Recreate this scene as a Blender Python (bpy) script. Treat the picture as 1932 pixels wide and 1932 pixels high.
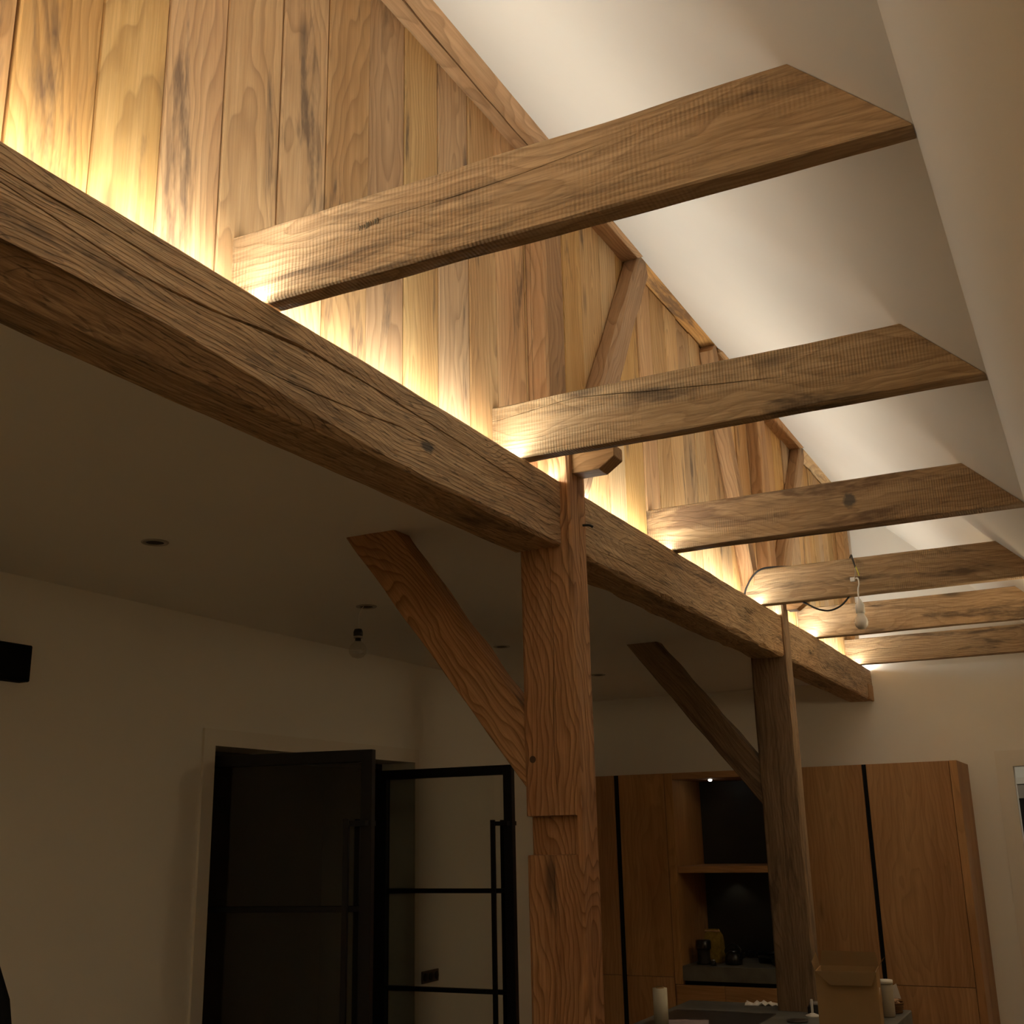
import bpy, bmesh, math, random
from mathutils import Vector, Matrix, noise

# ------------------------------------------------------------------ scene, camera, light
scene = bpy.context.scene
for o in list(bpy.data.objects):
    bpy.data.objects.remove(o)
C = scene.collection
R = math.radians

EYE = 1.761
YAW, PITCH, ROLL = -0.4684, 0.2759, -0.0215
fw = Vector((math.sin(YAW) * math.cos(PITCH), math.cos(YAW) * math.cos(PITCH), math.sin(PITCH)))
rt = Vector((math.cos(YAW), -math.sin(YAW), 0))
upv = rt.cross(fw)
r2 = rt * math.cos(ROLL) + upv * math.sin(ROLL)
u2 = -rt * math.sin(ROLL) + upv * math.cos(ROLL)
cam_d = bpy.data.cameras.new('camera')
cam_d.sensor_width = 36
cam_d.sensor_fit = 'HORIZONTAL'
cam_d.lens = 2152.0 / 1932 * 36
cam_d.clip_start = 0.02
cam = bpy.data.objects.new('camera', cam_d)
C.objects.link(cam)
M4 = Matrix((r2, u2, -fw)).transposed().to_4x4()
M4.translation = Vector((0, 0, EYE))
cam.matrix_world = M4
scene.camera = cam

world = bpy.data.worlds.new('world')
scene.world = world
world.use_nodes = True
world.node_tree.nodes['Background'].inputs[0].default_value = (0.02, 0.02, 0.025, 1)
world.node_tree.nodes['Background'].inputs[1].default_value = 0.3

LED_STRENGTH = 63.0
FILL_GLOBE = 12.5
FILL_SCONCE = 14.0
LED_COLOR = (0.97, 1.0, 0.93)

scene.view_settings.view_transform = 'Standard'
scene.view_settings.look = 'None'
scene.view_settings.exposure = 1.0
scene.view_settings.gamma = 1.0
scene.view_settings.use_curve_mapping = False
scene.cycles.max_bounces = 14
scene.cycles.diffuse_bounces = 8
scene.cycles.sample_clamp_indirect = 4.0
scene.cycles.caustics_reflective = False
scene.cycles.caustics_refractive = False

# room measures (metres, floor at 0)
XW = -1.45        # face of the plank wall
XB = -1.355       # front of the long beam
XBK = -1.517      # back of the long beam
ZT, ZB = 2.790, 2.582
YF = 8.021        # far wall
XL = -3.48        # left wall
LTH = 0.27        # left wall thickness
XR, YB = 1.1, -2.6
ZLOW = 2.72       # low ceiling
XS, KS = -0.127, 0.9507   # foot and pitch of the sloping ceiling
YK = 7.42         # kitchen fronts

# ------------------------------------------------------------------ materials
def nt(name):
    m = bpy.data.materials.new(name)
    m.use_nodes = True
    t = m.node_tree
    b = t.nodes['Principled BSDF']
    return m, t, b

class G:
    """small helper to write node graphs"""
    def __init__(s, t):
        s.t = t
    def n(s, kind, **kw):
        nd = s.t.nodes.new(kind)
        for k, v in kw.items():
            setattr(nd, k, v)
        return nd
    def put(s, sock, v):
        if isinstance(v, bpy.types.NodeSocket):
            s.t.links.new(v, sock)
        elif isinstance(v, (tuple, list)) and len(v) == 3 and sock.type == 'RGBA':
            sock.default_value = (*v, 1)
        else:
            sock.default_value = v
    def math(s, op, a, b=None, c=None, clamp=False):
        nd = s.n('ShaderNodeMath', operation=op, use_clamp=clamp)
        s.put(nd.inputs[0], a)
        if b is not None: s.put(nd.inputs[1], b)
        if c is not None: s.put(nd.inputs[2], c)
        return nd.outputs[0]
    def vmath(s, op, a, b=None):
        nd = s.n('ShaderNodeVectorMath', operation=op)
        s.put(nd.inputs[0], a)
        if b is not None: s.put(nd.inputs[1], b)
        return nd.outputs[0]
    def noise(s, vec, scale, detail=3.0, rough=0.55, dist=0.0):
        nd = s.n('ShaderNodeTexNoise')
        s.put(nd.inputs['Vector'], vec)
        nd.inputs['Scale'].default_value = scale
        nd.inputs['Detail'].default_value = detail
        nd.inputs['Roughness'].default_value = rough
        nd.inputs['Distortion'].default_value = dist
        return nd.outputs['Fac']
    def mul(s, vec, xyz):
        return s.vmath('MULTIPLY', vec, xyz)
    def ramp(s, fac, stops, interp='LINEAR'):
        nd = s.n('ShaderNodeValToRGB')
        nd.color_ramp.interpolation = interp
        e = nd.color_ramp.elements
        while len(e) < len(stops): e.new(0.5)
        for i, (p, c) in enumerate(stops):
            e[i].position = p
            e[i].color = (*c, 1) if isinstance(c, (tuple, list)) else (c, c, c, 1)
        s.put(nd.inputs[0], fac)
        return nd.outputs[0]
    def mix(s, fac, a, b, mode='MIX'):
        nd = s.n('ShaderNodeMix', data_type='RGBA', blend_type=mode)
        s.put(nd.inputs['Factor'], fac)
        s.put(nd.inputs[6], a)
        s.put(nd.inputs[7], b)
        return nd.outputs[2]

def wood(name, light, mid, dark, stain=(0.07, 0.05, 0.04), ring_freq=70.0, ring_amt=0.5, stain_amt=0.6,
         stain_lo=0.60, fibre=0.35, saw=0.0, tint=0.12, rough=0.75, bump=0.35, wander=0.05, tilt=0.05, pores=0.0, knots=0.7, patch=None):
    """old timber; the grain runs along the piece's own X axis"""
    m, t, b = nt(name)
    g = G(t)
    tc = g.n('ShaderNodeTexCoord').outputs['Object']
    oi = g.n('ShaderNodeObjectInfo').outputs['Random']
    rv = g.n('ShaderNodeCombineXYZ')
    g.put(rv.inputs[0], g.math('MULTIPLY', oi, 37.0))
    g.put(rv.inputs[1], g.math('MULTIPLY', oi, 91.0))
    g.put(rv.inputs[2], g.math('MULTIPLY', oi, 53.0))
    p = g.vmath('ADD', tc, rv.outputs[0])
    # annual rings: a slightly tilted, wandering trunk axis sliced by the piece
    w1 = g.noise(g.mul(p, (1.1, 3.0, 3.0)), 1.0, 3, 0.5)
    w2 = g.noise(g.mul(g.vmath('ADD', p, (7.3, 1.1, 4.2)), (1.3, 3.0, 3.0)), 1.0, 3, 0.5)
    sx = g.n('ShaderNodeSeparateXYZ'); g.put(sx.inputs[0], tc)
    ang = g.math('MULTIPLY', oi, 41.0)
    offy = g.math('MULTIPLY', g.math('SINE', ang), 0.10)
    offz = g.math('MULTIPLY', g.math('COSINE', g.math('MULTIPLY', oi, 67.0)), 0.10)
    ty = g.math('ADD', g.math('ADD', sx.outputs[1], offy), g.math('MULTIPLY', g.math('SUBTRACT', w1, 0.5), wander * 5))
    tz = g.math('ADD', g.math('ADD', sx.outputs[2], offz), g.math('MULTIPLY', g.math('SUBTRACT', w2, 0.5), wander * 5))
    tz = g.math('ADD', tz, g.math('MULTIPLY', sx.outputs[0], tilt))
    rr = g.math('SQRT', g.math('ADD', g.math('MULTIPLY', ty, ty), g.math('MULTIPLY', tz, tz)))
    rr = g.math('ADD', rr, g.math('MULTIPLY', g.noise(g.mul(p, (3, 14, 14)), 1.0, 2), 0.012))
    fr = g.math('FRACT', g.math('MULTIPLY', rr, ring_freq))
    ring = g.ramp(fr, [(0.0, 0.15), (0.12, 0.0), (0.62, 0.35), (0.93, 1.0), (1.0, 0.15)])
    # fibres
    fib = g.noise(g.mul(p, (6.0, 170.0, 170.0)), 1.0, 4, 0.65)
    fib2 = g.noise(g.mul(p, (2.2, 42.0, 42.0)), 1.0, 4, 0.6)
    base = g.mix(g.ramp(fib2, [(0.32, 0.0), (0.68, 1.0)]), mid, light)
    base = g.mix(g.math('MULTIPLY', ring, ring_amt), base, dark)
    base = g.mix(g.math('MULTIPLY', g.ramp(fib, [(0.42, 1.0), (0.56, 0.0)]), fibre), base, dark)
    # large tone drift
    dr = g.noise(g.mul(p, (0.9, 4.0, 4.0)), 1.0, 2)
    base = g.mix(g.math('MULTIPLY', g.ramp(dr, [(0.3, 1.0), (0.62, 0.0)]), 0.4), base, g.mix(1.0, base, mid, 'MULTIPLY'))
    # weather stains with shapes of their own
    st = g.noise(g.mul(p, (1.6, 11.0, 11.0)), 1.0, 5, 0.62, 0.6)
    stm = g.ramp(st, [(stain_lo, 0.0), (stain_lo + 0.09, 1.0)])
    st2 = g.noise(g.mul(p, (9.0, 34.0, 34.0)), 1.0, 3, 0.6)
    stm = g.math('MULTIPLY', g.math('MULTIPLY', stm, g.ramp(st2, [(0.34, 0.15), (0.55, 1.0)])), stain_amt)
    base = g.mix(stm, base, stain)
    # knots
    vo = g.n('ShaderNodeTexVoronoi'); vo.feature = 'F1'
    g.put(vo.inputs['Vector'], g.mul(p, (1.5, 5.5, 5.5)))
    vo.inputs['Scale'].default_value = 1.0
    kn = g.ramp(vo.outputs['Distance'], [(0.04, 1.0), (0.085, 0.45), (0.13, 0.0)])
    base = g.mix(g.math('MULTIPLY', kn, knots), base, stain)
    if patch:
        # one old blackish stain at a fixed spot on the piece
        dv = g.vmath('MULTIPLY', g.vmath('SUBTRACT', tc, patch[0]), patch[1])
        ln_ = g.n('ShaderNodeVectorMath', operation='LENGTH'); g.put(ln_.inputs[0], dv)
        dd_ = g.math('ADD', ln_.outputs['Value'], g.math('MULTIPLY', g.math('SUBTRACT', g.noise(p, 45.0, 3), 0.5), 1.1))
        base = g.mix(g.math('MULTIPLY', g.ramp(dd_, [(0.55, 1.0), (1.0, 0.0)]), 0.85), base, (0.075, 0.07, 0.062))
    if pores > 0:
        po = g.noise(g.mul(p, (18.0, 120.0, 120.0)), 1.0, 2, 0.6)
        base = g.mix(g.math('MULTIPLY', g.ramp(po, [(0.60, 0.0), (0.66, 1.0)]), pores), base, stain)
    h = g.math('ADD', g.math('MULTIPLY', fib, 0.6), g.math('MULTIPLY', ring, -0.35))
    h = g.math('ADD', h, g.math('MULTIPLY', fib2, 0.7))
    if saw > 0:
        # saw kerf marks across the grain
        nd = g.n('ShaderNodeTexWave'); nd.wave_type = 'BANDS'; nd.bands_direction = 'X'
        g.put(nd.inputs['Vector'], p)
        nd.inputs['Scale'].default_value = 38.0
        nd.inputs['Distortion'].default_value = 1.5
        nd.inputs['Detail'].default_value = 2.0
        nd.inputs['Detail Scale'].default_value = 0.4
        ms = g.ramp(g.noise(g.mul(p, (2.0, 7.0, 7.0)), 1.0, 2), [(0.42, 0.0), (0.58, 1.0)])
        sw = g.math('MULTIPLY', nd.outputs['Fac'], ms)
        h = g.math('ADD', h, g.math('MULTIPLY', sw, saw))
        base = g.mix(g.math('MULTIPLY', sw, 0.16), base, dark)
    # every piece its own tone
    hs = g.n('ShaderNodeHueSaturation')
    g.put(hs.inputs['Color'], base)
    r2_ = g.math('FRACT', g.math('MULTIPLY', oi, 7.31))
    r3_ = g.math('FRACT', g.math('MULTIPLY', oi, 13.7))
    g.put(hs.inputs['Hue'], g.math('ADD', 0.5, g.math('MULTIPLY', g.math('SUBTRACT', r2_, 0.55), tint * 0.06)))
    g.put(hs.inputs['Saturation'], g.math('ADD', 1.0, g.math('MULTIPLY', g.math('SUBTRACT', r3_, 0.6), tint * 1.5)))
    g.put(hs.inputs['Value'], g.math('ADD', 1.0, g.math('MULTIPLY', g.math('SUBTRACT', oi, 0.5), tint * 2.0)))
    t.links.new(hs.outputs[0], b.inputs['Base Color'])
    b.inputs['Roughness'].default_value = rough
    b.inputs['Specular IOR Level'].default_value = 0.25
    bp = g.n('ShaderNodeBump')
    bp.inputs['Strength'].default_value = bump
    bp.inputs['Distance'].default_value = 0.006
    g.put(bp.inputs['Height'], h)
    t.links.new(bp.outputs[0], b.inputs['Normal'])
    return m

def plain(name, col, rough=0.6, metal=0.0, spec=0.4, bump=0.0, bscale=60.0, var=0.0, vscale=3.0):
    m, t, b = nt(name)
    g = G(t)
    tc = g.n('ShaderNodeTexCoord').outputs['Object']
    if var > 0:
        n1 = g.noise(tc, vscale, 4)
        c2 = tuple(c * (1 - var) for c in col)
        t.links.new(g.mix(g.ramp(n1, [(0.3, 0.0), (0.7, 1.0)]), c2, col), b.inputs['Base Color'])
    else:
        b.inputs['Base Color'].default_value = (*col, 1)
    b.inputs['Roughness'].default_value = rough
    b.inputs['Metallic'].default_value = metal
    b.inputs['Specular IOR Level'].default_value = spec
    if bump > 0:
        bp = g.n('ShaderNodeBump')
        bp.inputs['Strength'].default_value = bump
        bp.inputs['Distance'].default_value = 0.003
        g.put(bp.inputs['Height'], g.noise(tc, bscale, 3))
        t.links.new(bp.outputs[0], b.inputs['Normal'])
    return m

def glow(name, col, strength):
    m, t, b = nt(name)
    b.inputs['Base Color'].default_value = (*col, 1)
    b.inputs['Emission Color'].default_value = (*col, 1)
    b.inputs['Emission Strength'].default_value = strength
    return m

MT = {}
MT['paint'] = plain('white_plaster_paint', (0.85, 0.838, 0.785), 0.9, spec=0.15, bump=0.05, bscale=140, var=0.03, vscale=1.5)
MT['trim'] = plain('white_trim_paint', (0.78, 0.75, 0.68), 0.5, spec=0.3)
OAK = ((0.68, 0.485, 0.285), (0.54, 0.365, 0.20), (0.20, 0.118, 0.058))
MT['oak'] = wood('old_oak_beam', *OAK, stain=(0.055, 0.036, 0.024),
                 ring_freq=85, ring_amt=0.4, stain_amt=0.6, stain_lo=0.55, fibre=0.55, tint=0.05, bump=0.9, pores=0.55)
MT['sawn'] = wood('sawn_oak_joist', (0.60, 0.44, 0.265), (0.47, 0.33, 0.18), (0.21, 0.125, 0.06), stain=(0.075, 0.052, 0.036),
                  ring_freq=60, ring_amt=0.42, stain_amt=0.75, stain_lo=0.53, fibre=0.38, saw=0.6, tint=0.06, bump=0.4, wander=0.06, pores=0.2)
MT['oak_knot'] = wood('old_oak_beam_with_knot', *OAK, stain=(0.055, 0.036, 0.024), ring_freq=85, ring_amt=0.4, stain_amt=0.6, stain_lo=0.55,
                      fibre=0.55, tint=0.05, bump=0.9, pores=0.55, patch=((4.78, -0.081, -0.02), (30.0, 6.0, 55.0)))
MT['sawn_stained'] = wood('stained_oak_joist', (0.60, 0.44, 0.265), (0.47, 0.33, 0.18), (0.21, 0.125, 0.06), stain=(0.13, 0.075, 0.042),
                  ring_freq=55, ring_amt=0.35, stain_amt=0.8, stain_lo=0.47, fibre=0.3, saw=0.5, tint=0.04, bump=0.4, wander=0.06, pores=0.2,
                  patch=((0.78, -0.033, 0.008), (38.0, 5.0, 30.0)))
MT['pine'] = wood('old_pine_post', (0.60, 0.345, 0.165), (0.48, 0.26, 0.115), (0.20, 0.092, 0.036), stain=(0.07, 0.038, 0.022),
                  ring_freq=62, ring_amt=0.75, stain_amt=0.55, stain_lo=0.60, fibre=0.35, tint=0.05, bump=0.7, wander=0.075, tilt=0.09)
MT['grey_pine'] = wood('weathered_post', (0.38, 0.26, 0.152), (0.28, 0.183, 0.103), (0.11, 0.065, 0.035), stain=(0.06, 0.04, 0.028),
                       ring_freq=70, ring_amt=0.35, stain_amt=0.6, stain_lo=0.55, fibre=0.4, tint=0.06, bump=0.5)
MT['plank'] = wood('reclaimed_wall_plank', (0.67, 0.44, 0.205), (0.56, 0.345, 0.142), (0.29, 0.16, 0.062), stain=(0.11, 0.07, 0.048),
                   ring_freq=55, ring_amt=0.5, stain_amt=0.75, stain_lo=0.585, fibre=0.2, tint=0.17, bump=0.3, wander=0.045, knots=0.75)
MT['purlin'] = wood('wall_timber', (0.55, 0.34, 0.165), (0.44, 0.255, 0.115), (0.22, 0.115, 0.045), stain=(0.09, 0.055, 0.035),
                    ring_freq=65, ring_amt=0.5, stain_amt=0.45, stain_lo=0.62, fibre=0.2, tint=0.12, bump=0.4)
MT['veneer'] = wood('oak_kitchen_front', (0.53, 0.30, 0.132), (0.43, 0.235, 0.098), (0.25, 0.125, 0.048), stain=(0.10, 0.055, 0.028),
                    ring_freq=40, ring_amt=0.35, stain_amt=0.35, stain_lo=0.64, fibre=0.15, tint=0.06, bump=0.05, rough=0.55, knots=0.5)
MT['black'] = plain('black_steel', (0.006, 0.006, 0.008), 0.45, spec=0.4)
MT['groove'] = plain('black_groove', (0.004, 0.004, 0.005), 0.6, spec=0.2)
MT['backsplash'] = plain('anthracite_back_panel', (0.035, 0.034, 0.028), 0.45, spec=0.4, var=0.25, vscale=6)
MT['concrete'] = plain('grey_concrete_top', (0.17, 0.165, 0.145), 0.55, spec=0.4, bump=0.05, var=0.35, vscale=9)
MT['slab'] = plain('kitchen_slab', (0.15, 0.145, 0.125), 0.5, spec=0.4, var=0.3, vscale=12)
MT['hob'] = plain('hob_glass', (0.045, 0.04, 0.036), 0.35, spec=0.4)
MT['floor'] = plain('floor_screed', (0.36, 0.28, 0.19), 0.5, spec=0.3, var=0.2, vscale=2)
MT['card'] = plain('brown_cardboard', (0.40, 0.26, 0.125), 0.85, spec=0.1, var=0.06, vscale=14)
MT['paper'] = plain('white_paper', (0.80, 0.77, 0.72), 0.8, spec=0.1)
MT['lilac'] = plain('lilac_paper', (0.45, 0.36, 0.38), 0.8, spec=0.1, var=0.2, vscale=20)
MT['tan'] = plain('tan_paper', (0.62, 0.42, 0.27), 0.8, spec=0.1, var=0.3, vscale=30)
MT['roll'] = plain('paper_roll_white', (0.72, 0.68, 0.54), 0.8, spec=0.1)
MT['plastic'] = plain('white_plastic', (0.74, 0.73, 0.68), 0.4)
MT['frost'] = plain('opal_bulb_glass', (0.80, 0.78, 0.72), 0.25)
MT['darkpl'] = plain('black_plastic', (0.012, 0.012, 0.013), 0.3, spec=0.5)
MT['grey'] = plain('grey_socket_plate', (0.11, 0.10, 0.09), 0.5)
MT['ring'] = plain('downlight_ring', (0.40, 0.37, 0.32), 0.5)
MT['dark'] = plain('dark_recess', (0.02, 0.018, 0.015), 0.7)
MT['yellow'] = plain('yellow_foil', (0.42, 0.30, 0.06), 0.45, var=0.5, vscale=40)
MT['earth'] = plain('yellow_wire', (0.75, 0.72, 0.05), 0.5)
MT['steel'] = plain('brushed_steel', (0.45, 0.45, 0.45), 0.35, metal=0.9)
MT['mark'] = plain('pencil_mark', (0.19, 0.15, 0.10), 0.9, spec=0.1)
MT['basket'] = plain('brown_basket', (0.20, 0.11, 0.05), 0.8, spec=0.1, bump=0.4, bscale=90)
MT['coat'] = plain('black_fabric', (0.008, 0.008, 0.008), 0.9, spec=0.1)
MT['led'] = glow('warm_led_diffuser', LED_COLOR, LED_STRENGTH)
MT['spot_on'] = glow('spot_lens', (1.0, 0.93, 0.82), 12.0)

def glass_mat(name, col, rough=0.02):
    m, t, b = nt(name)
    b.inputs['Base Color'].default_value = (*col, 1)
    b.inputs['Roughness'].default_value = rough
    b.inputs['Transmission Weight'].default_value = 1.0
    b.inputs['IOR'].default_value = 1.45
    return m
MT['bulbglass'] = glass_mat('clear_bulb_glass', (0.98, 0.97, 0.94))
# thin door glass: mostly see-through with a faint mirror
m, t, b = nt('door_glass')
g = G(t)
tr = g.n('ShaderNodeBsdfTransparent'); tr.inputs[0].default_value = (0.88, 0.89, 0.87, 1)
gl = g.n('ShaderNodeBsdfGlossy'); gl.inputs['Roughness'].default_value = 0.03
lw = g.n('ShaderNodeFresnel'); lw.inputs[0].default_value = 1.45
mx = g.n('ShaderNodeMixShader')
t.links.new(lw.outputs[0], mx.inputs[0]); t.links.new(tr.outputs[0], mx.inputs[1]); t.links.new(gl.outputs[0], mx.inputs[2])
t.links.new(mx.outputs[0], t.nodes['Material Output'].inputs['Surface'])
MT['glass'] = m

m, t, b = nt('thin_bulb_glass')
g = G(t)
tr = g.n('ShaderNodeBsdfTransparent'); tr.inputs[0].default_value = (0.93, 0.92, 0.90, 1)
gl = g.n('ShaderNodeBsdfGlossy'); gl.inputs['Roughness'].default_value = 0.05
mx = g.n('ShaderNodeMixShader'); mx.inputs[0].default_value = 0.10
t.links.new(tr.outputs[0], mx.inputs[1]); t.links.new(gl.outputs[0], mx.inputs[2])
t.links.new(mx.outputs[0], t.nodes['Material Output'].inputs['Surface'])
MT['thin_bulb'] = m

# ------------------------------------------------------------------ mesh helpers
def link(name, mesh, mat, parent=None):
    o = bpy.data.objects.new(name, mesh)
    C.objects.link(o)
    if mat: mesh.materials.append(MT[mat] if isinstance(mat, str) else mat)
    if parent: o.parent = parent
    return o

def obj(name, bm, mat, parent=None, smooth=False):
    bmesh.ops.recalc_face_normals(bm, faces=bm.faces[:])
    if smooth:
        for f in bm.faces: f.smooth = True
    me = bpy.data.meshes.new(name)
    bm.to_mesh(me); bm.free()
    return link(name, me, mat, parent)

def add_box(bm, x0, x1, y0, y1, z0, z1, bev=0.0):
    r = bmesh.ops.create_cube(bm, size=1.0)
    vs = r['verts']
    for v in vs:
        v.co = Vector(((x0 + x1) / 2 + v.co.x * (x1 - x0), (y0 + y1) / 2 + v.co.y * (y1 - y0), (z0 + z1) / 2 + v.co.z * (z1 - z0)))
    if bev > 0:
        es = list({e for v in vs for e in v.link_edges})
        bmesh.ops.bevel(bm, geom=es, offset=bev, segments=1, affect='EDGES', profile=0.5)

def box(name, x0, x1, y0, y1, z0, z1, mat, parent=None, bev=0.0):
    bm = bmesh.new(); add_box(bm, x0, x1, y0, y1, z0, z1, bev)
    return obj(name, bm, mat, parent)

def add_lathe(bm, prof, n=24, c=(0, 0, 0), cap=True):
    rings = []
    for r, z in prof:
        rings.append([bm.verts.new((c[0] + r * math.cos(2 * math.pi * i / n), c[1] + r * math.sin(2 * math.pi * i / n), c[2] + z)) for i in range(n)])
    for a, b_ in zip(rings, rings[1:]):
        for i in range(n):
            bm.faces.new((a[i], a[(i + 1) % n], b_[(i + 1) % n], b_[i]))
    if cap:
        if prof[0][0] > 1e-6: bm.faces.new(rings[0][::-1])
        if prof[-1][0] > 1e-6: bm.faces.new(rings[-1])

def lathe(name, prof, mat, parent=None, n=24, c=(0, 0, 0), cap=True, smooth=True):
    bm = bmesh.new(); add_lathe(bm, prof, n, c, cap)
    return obj(name, bm, mat, parent, smooth)

def tube(name, pts, r, mat, parent=None, n=8, sub=6):
    P = [Vector(p) for p in pts]
    path = []
    for i in range(len(P) - 1):
        a, b_ = P[i], P[i + 1]
        m0 = (P[i + 1] - P[i - 1]) / 2 if i > 0 else (b_ - a)
        m1 = (P[i + 2] - P[i]) / 2 if i + 2 < len(P) else (b_ - a)
        for k in range(sub):
            t_ = k / sub
            path.append(a * (2*t_**3 - 3*t_**2 + 1) + m0 * (t_**3 - 2*t_**2 + t_) + b_ * (-2*t_**3 + 3*t_**2) + m1 * (t_**3 - t_**2))
    path.append(P[-1])
    bm = bmesh.new(); rings = []
    for i, p in enumerate(path):
        d = (path[min(i + 1, len(path) - 1)] - path[max(i - 1, 0)]).normalized()
        a = d.cross(Vector((0.3, 0.2, 1))).normalized()
        b_ = d.cross(a)
        rings.append([bm.verts.new(p + (a * math.cos(2*math.pi*k/n) + b_ * math.sin(2*math.pi*k/n)) * r) for k in range(n)])
    for a, b_ in zip(rings, rings[1:]):
        for k in range(n):
            bm.faces.new((a[k], a[(k + 1) % n], b_[(k + 1) % n], b_[k]))
    bm.faces.new(rings[0]); bm.faces.new(rings[-1])
    return obj(name, bm, mat, parent, True)

def tag(o, label, cat, group=None, kind=None):
    o['label'] = label
    if cat: o['category'] = cat
    if group: o['group'] = group
    if kind: o['kind'] = kind
    return o

def struct(o, label=None):
    o['kind'] = 'structure'
    if label: o['label'] = label
    return o

def empty(name, loc=(0, 0, 0), parent=None):
    o = bpy.data.objects.new(name, None)
    o.empty_display_size = 0.1
    C.objects.link(o); o.location = loc
    if parent: o.parent = parent
    return o

def frame(p0, p1, up):
    x = (Vector(p1) - Vector(p0)).normalized()
    y = Vector(up).cross(x).normalized()
    z = x.cross(y)
    m = Matrix((x, y, z)).transposed().to_4x4()
    m.translation = Vector(p0)
    return m

def timber(name, p0, p1, w, h, up, mat, seed=0, step=0.05, wob=0.003, bev=0.008, cracks=(), parent=None,
           s_cut=(0, 0), e_cut=(0, 0), corner=None, disp=None, edge_rough=0.0, nface=5, extra=(), rough_at=(0, 1, 2, 3)):
    """hewn timber from p0 to p1 (axis), local X along it; faces 0:-Y 1:+Z 2:+Y 3:-Z.
    cracks: (face, [(x, t, width, depth)...]); corner(x)-> 4 (a,b) chamfers for corners after faces 0..3"""
    L = (Vector(p1) - Vector(p0)).length
    xs = sorted(set([round(i * L / max(2, int(L / step)), 5) for i in range(max(2, int(L / step)) + 1)] + [e for e in extra if 0 < e < L]))
    hw, hh = w / 2, h / 2
    cor = [(-hw, -hh), (-hw, hh), (hw, hh), (hw, -hh)]      # face 0 goes cor0->cor1 (x=-hw), 1: cor1->cor2, ...
    def lerp_path(path, x):
        if x <= path[0][0]: return path[0][1], 0.0, 0.0
        if x >= path[-1][0]: return path[-1][1], 0.0, 0.0
        for a, b_ in zip(path, path[1:]):
            if a[0] <= x <= b_[0]:
                f = (x - a[0]) / max(1e-6, b_[0] - a[0])
                return tuple(a[i] + (b_[i] - a[i]) * f for i in (1, 2, 3))
    bm = bmesh.new(); rings = []
    for x in xs:
        ring = []
        ch = corner(x) if corner else None
        for f in range(4):
            a = Vector(cor[f]); c = Vector(cor[(f + 1) % 4])
            d = c - a; ln = d.length; d = d / ln
            nrm = Vector((-d.y, d.x)) if False else None
            out = [Vector((-1, 0)), Vector((0, 1)), Vector((1, 0)), Vector((0, -1))][f]
            # chamfer at the start of this face = corner after face f-1
            s0 = bev + (edge_rough if (f - 1) % 4 in rough_at else 0.0) * max(0, noise.noise(Vector((x * 6 + seed, f * 3.1, 1.7))) * 1.4 + 0.3)
            s1 = bev + (edge_rough if f in rough_at else 0.0) * max(0, noise.noise(Vector((x * 6 + seed, ((f + 1) % 4) * 3.1, 1.7))) * 1.4 + 0.3)
            if ch:
                s0 = max(s0, ch[(f - 1) % 4][1]); s1 = max(s1, ch[f][0])
            cr = sorted([lerp_path(path, x) for (ff, path) in cracks if ff == f])
            marks = [(s0, 0.0)]
            for (tt, ww, dd) in cr:
                u = tt * ln + 0.003 * noise.noise(Vector((x * 9 + seed, tt * 5, 0.3)))
                ww = max(ww, 0.0004)
                jit = 0.6 + 0.7 * abs(noise.noise(Vector((x * 14 + seed, tt * 9, 2.2))))
                marks += [(u - ww * jit, 0.0), (u, -dd * jit), (u + ww * jit, 0.0)]
            marks.append((ln - s1, 0.0))
            pts = []
            for i in range(len(marks) - 1):
                (ua, da), (ub, db) = marks[i], marks[i + 1]
                incrack = da != 0 or db != 0 or (cr and i % 3 in (1, 2) and 0 < i < len(marks) - 2)
                k = 1 if incrack else nface
                for j in range(k):
                    q = j / k
                    pts.append((ua + (ub - ua) * q, da + (db - da) * q))
            pts.append(marks[-1])
            for (u, dd) in pts:
                q = a + d * u
                nz = noise.noise(Vector((x * 2.3 + seed * 3.7, q.x * 9 + f, q.y * 9))) * wob
                nz += noise.noise(Vector((x * 9 + seed * 1.7, q.x * 30 + f, q.y * 30))) * wob * 0.45
                q2 = q + out * (dd + nz)
                X = x
                ring.append((X, q2.x, q2.y))
        out_r = []
        for (X, Y, Z) in ring:
            x0 = s_cut[0] * Z + s_cut[1] * Y
            x1 = L + e_cut[0] * Z + e_cut[1] * Y
            v = Vector((x0 + X / L * (x1 - x0), Y, Z))
            if disp: v = disp(v)
            out_r.append(bm.verts.new(v))
        rings.append(out_r)
    n = len(rings[0])
    for A, B in zip(rings, rings[1:]):
        for i in range(n):
            bm.faces.new((A[i], A[(i + 1) % n], B[(i + 1) % n], B[i]))
    bm.faces.new(rings[0][::-1]); bm.faces.new(rings[-1])
    o = obj(name, bm, mat, parent)
    o.matrix_world = frame(p0, p1, up)
    return o

# ------------------------------------------------------------------ shell
struct(box('floor', XL - 1.9, XR, YB, YF + 1.9, -0.12, 0.0, 'floor'), 'pale smooth floor of the room')
# left wall with the double door opening
OY0, OY1, OZ = 3.933, 5.583, 2.164
bm = bmesh.new()
add_box(bm, XL - LTH, XL, YB, OY0, 0, ZLOW + 0.06)
add_box(bm, XL - LTH, XL, OY1, YF, 0, ZLOW + 0.06)
add_box(bm, XL - LTH, XL, OY0, OY1, OZ, ZLOW + 0.06)
struct(obj('wall_left', bm, 'paint'), 'white plastered left wall with the double door opening')
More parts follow.
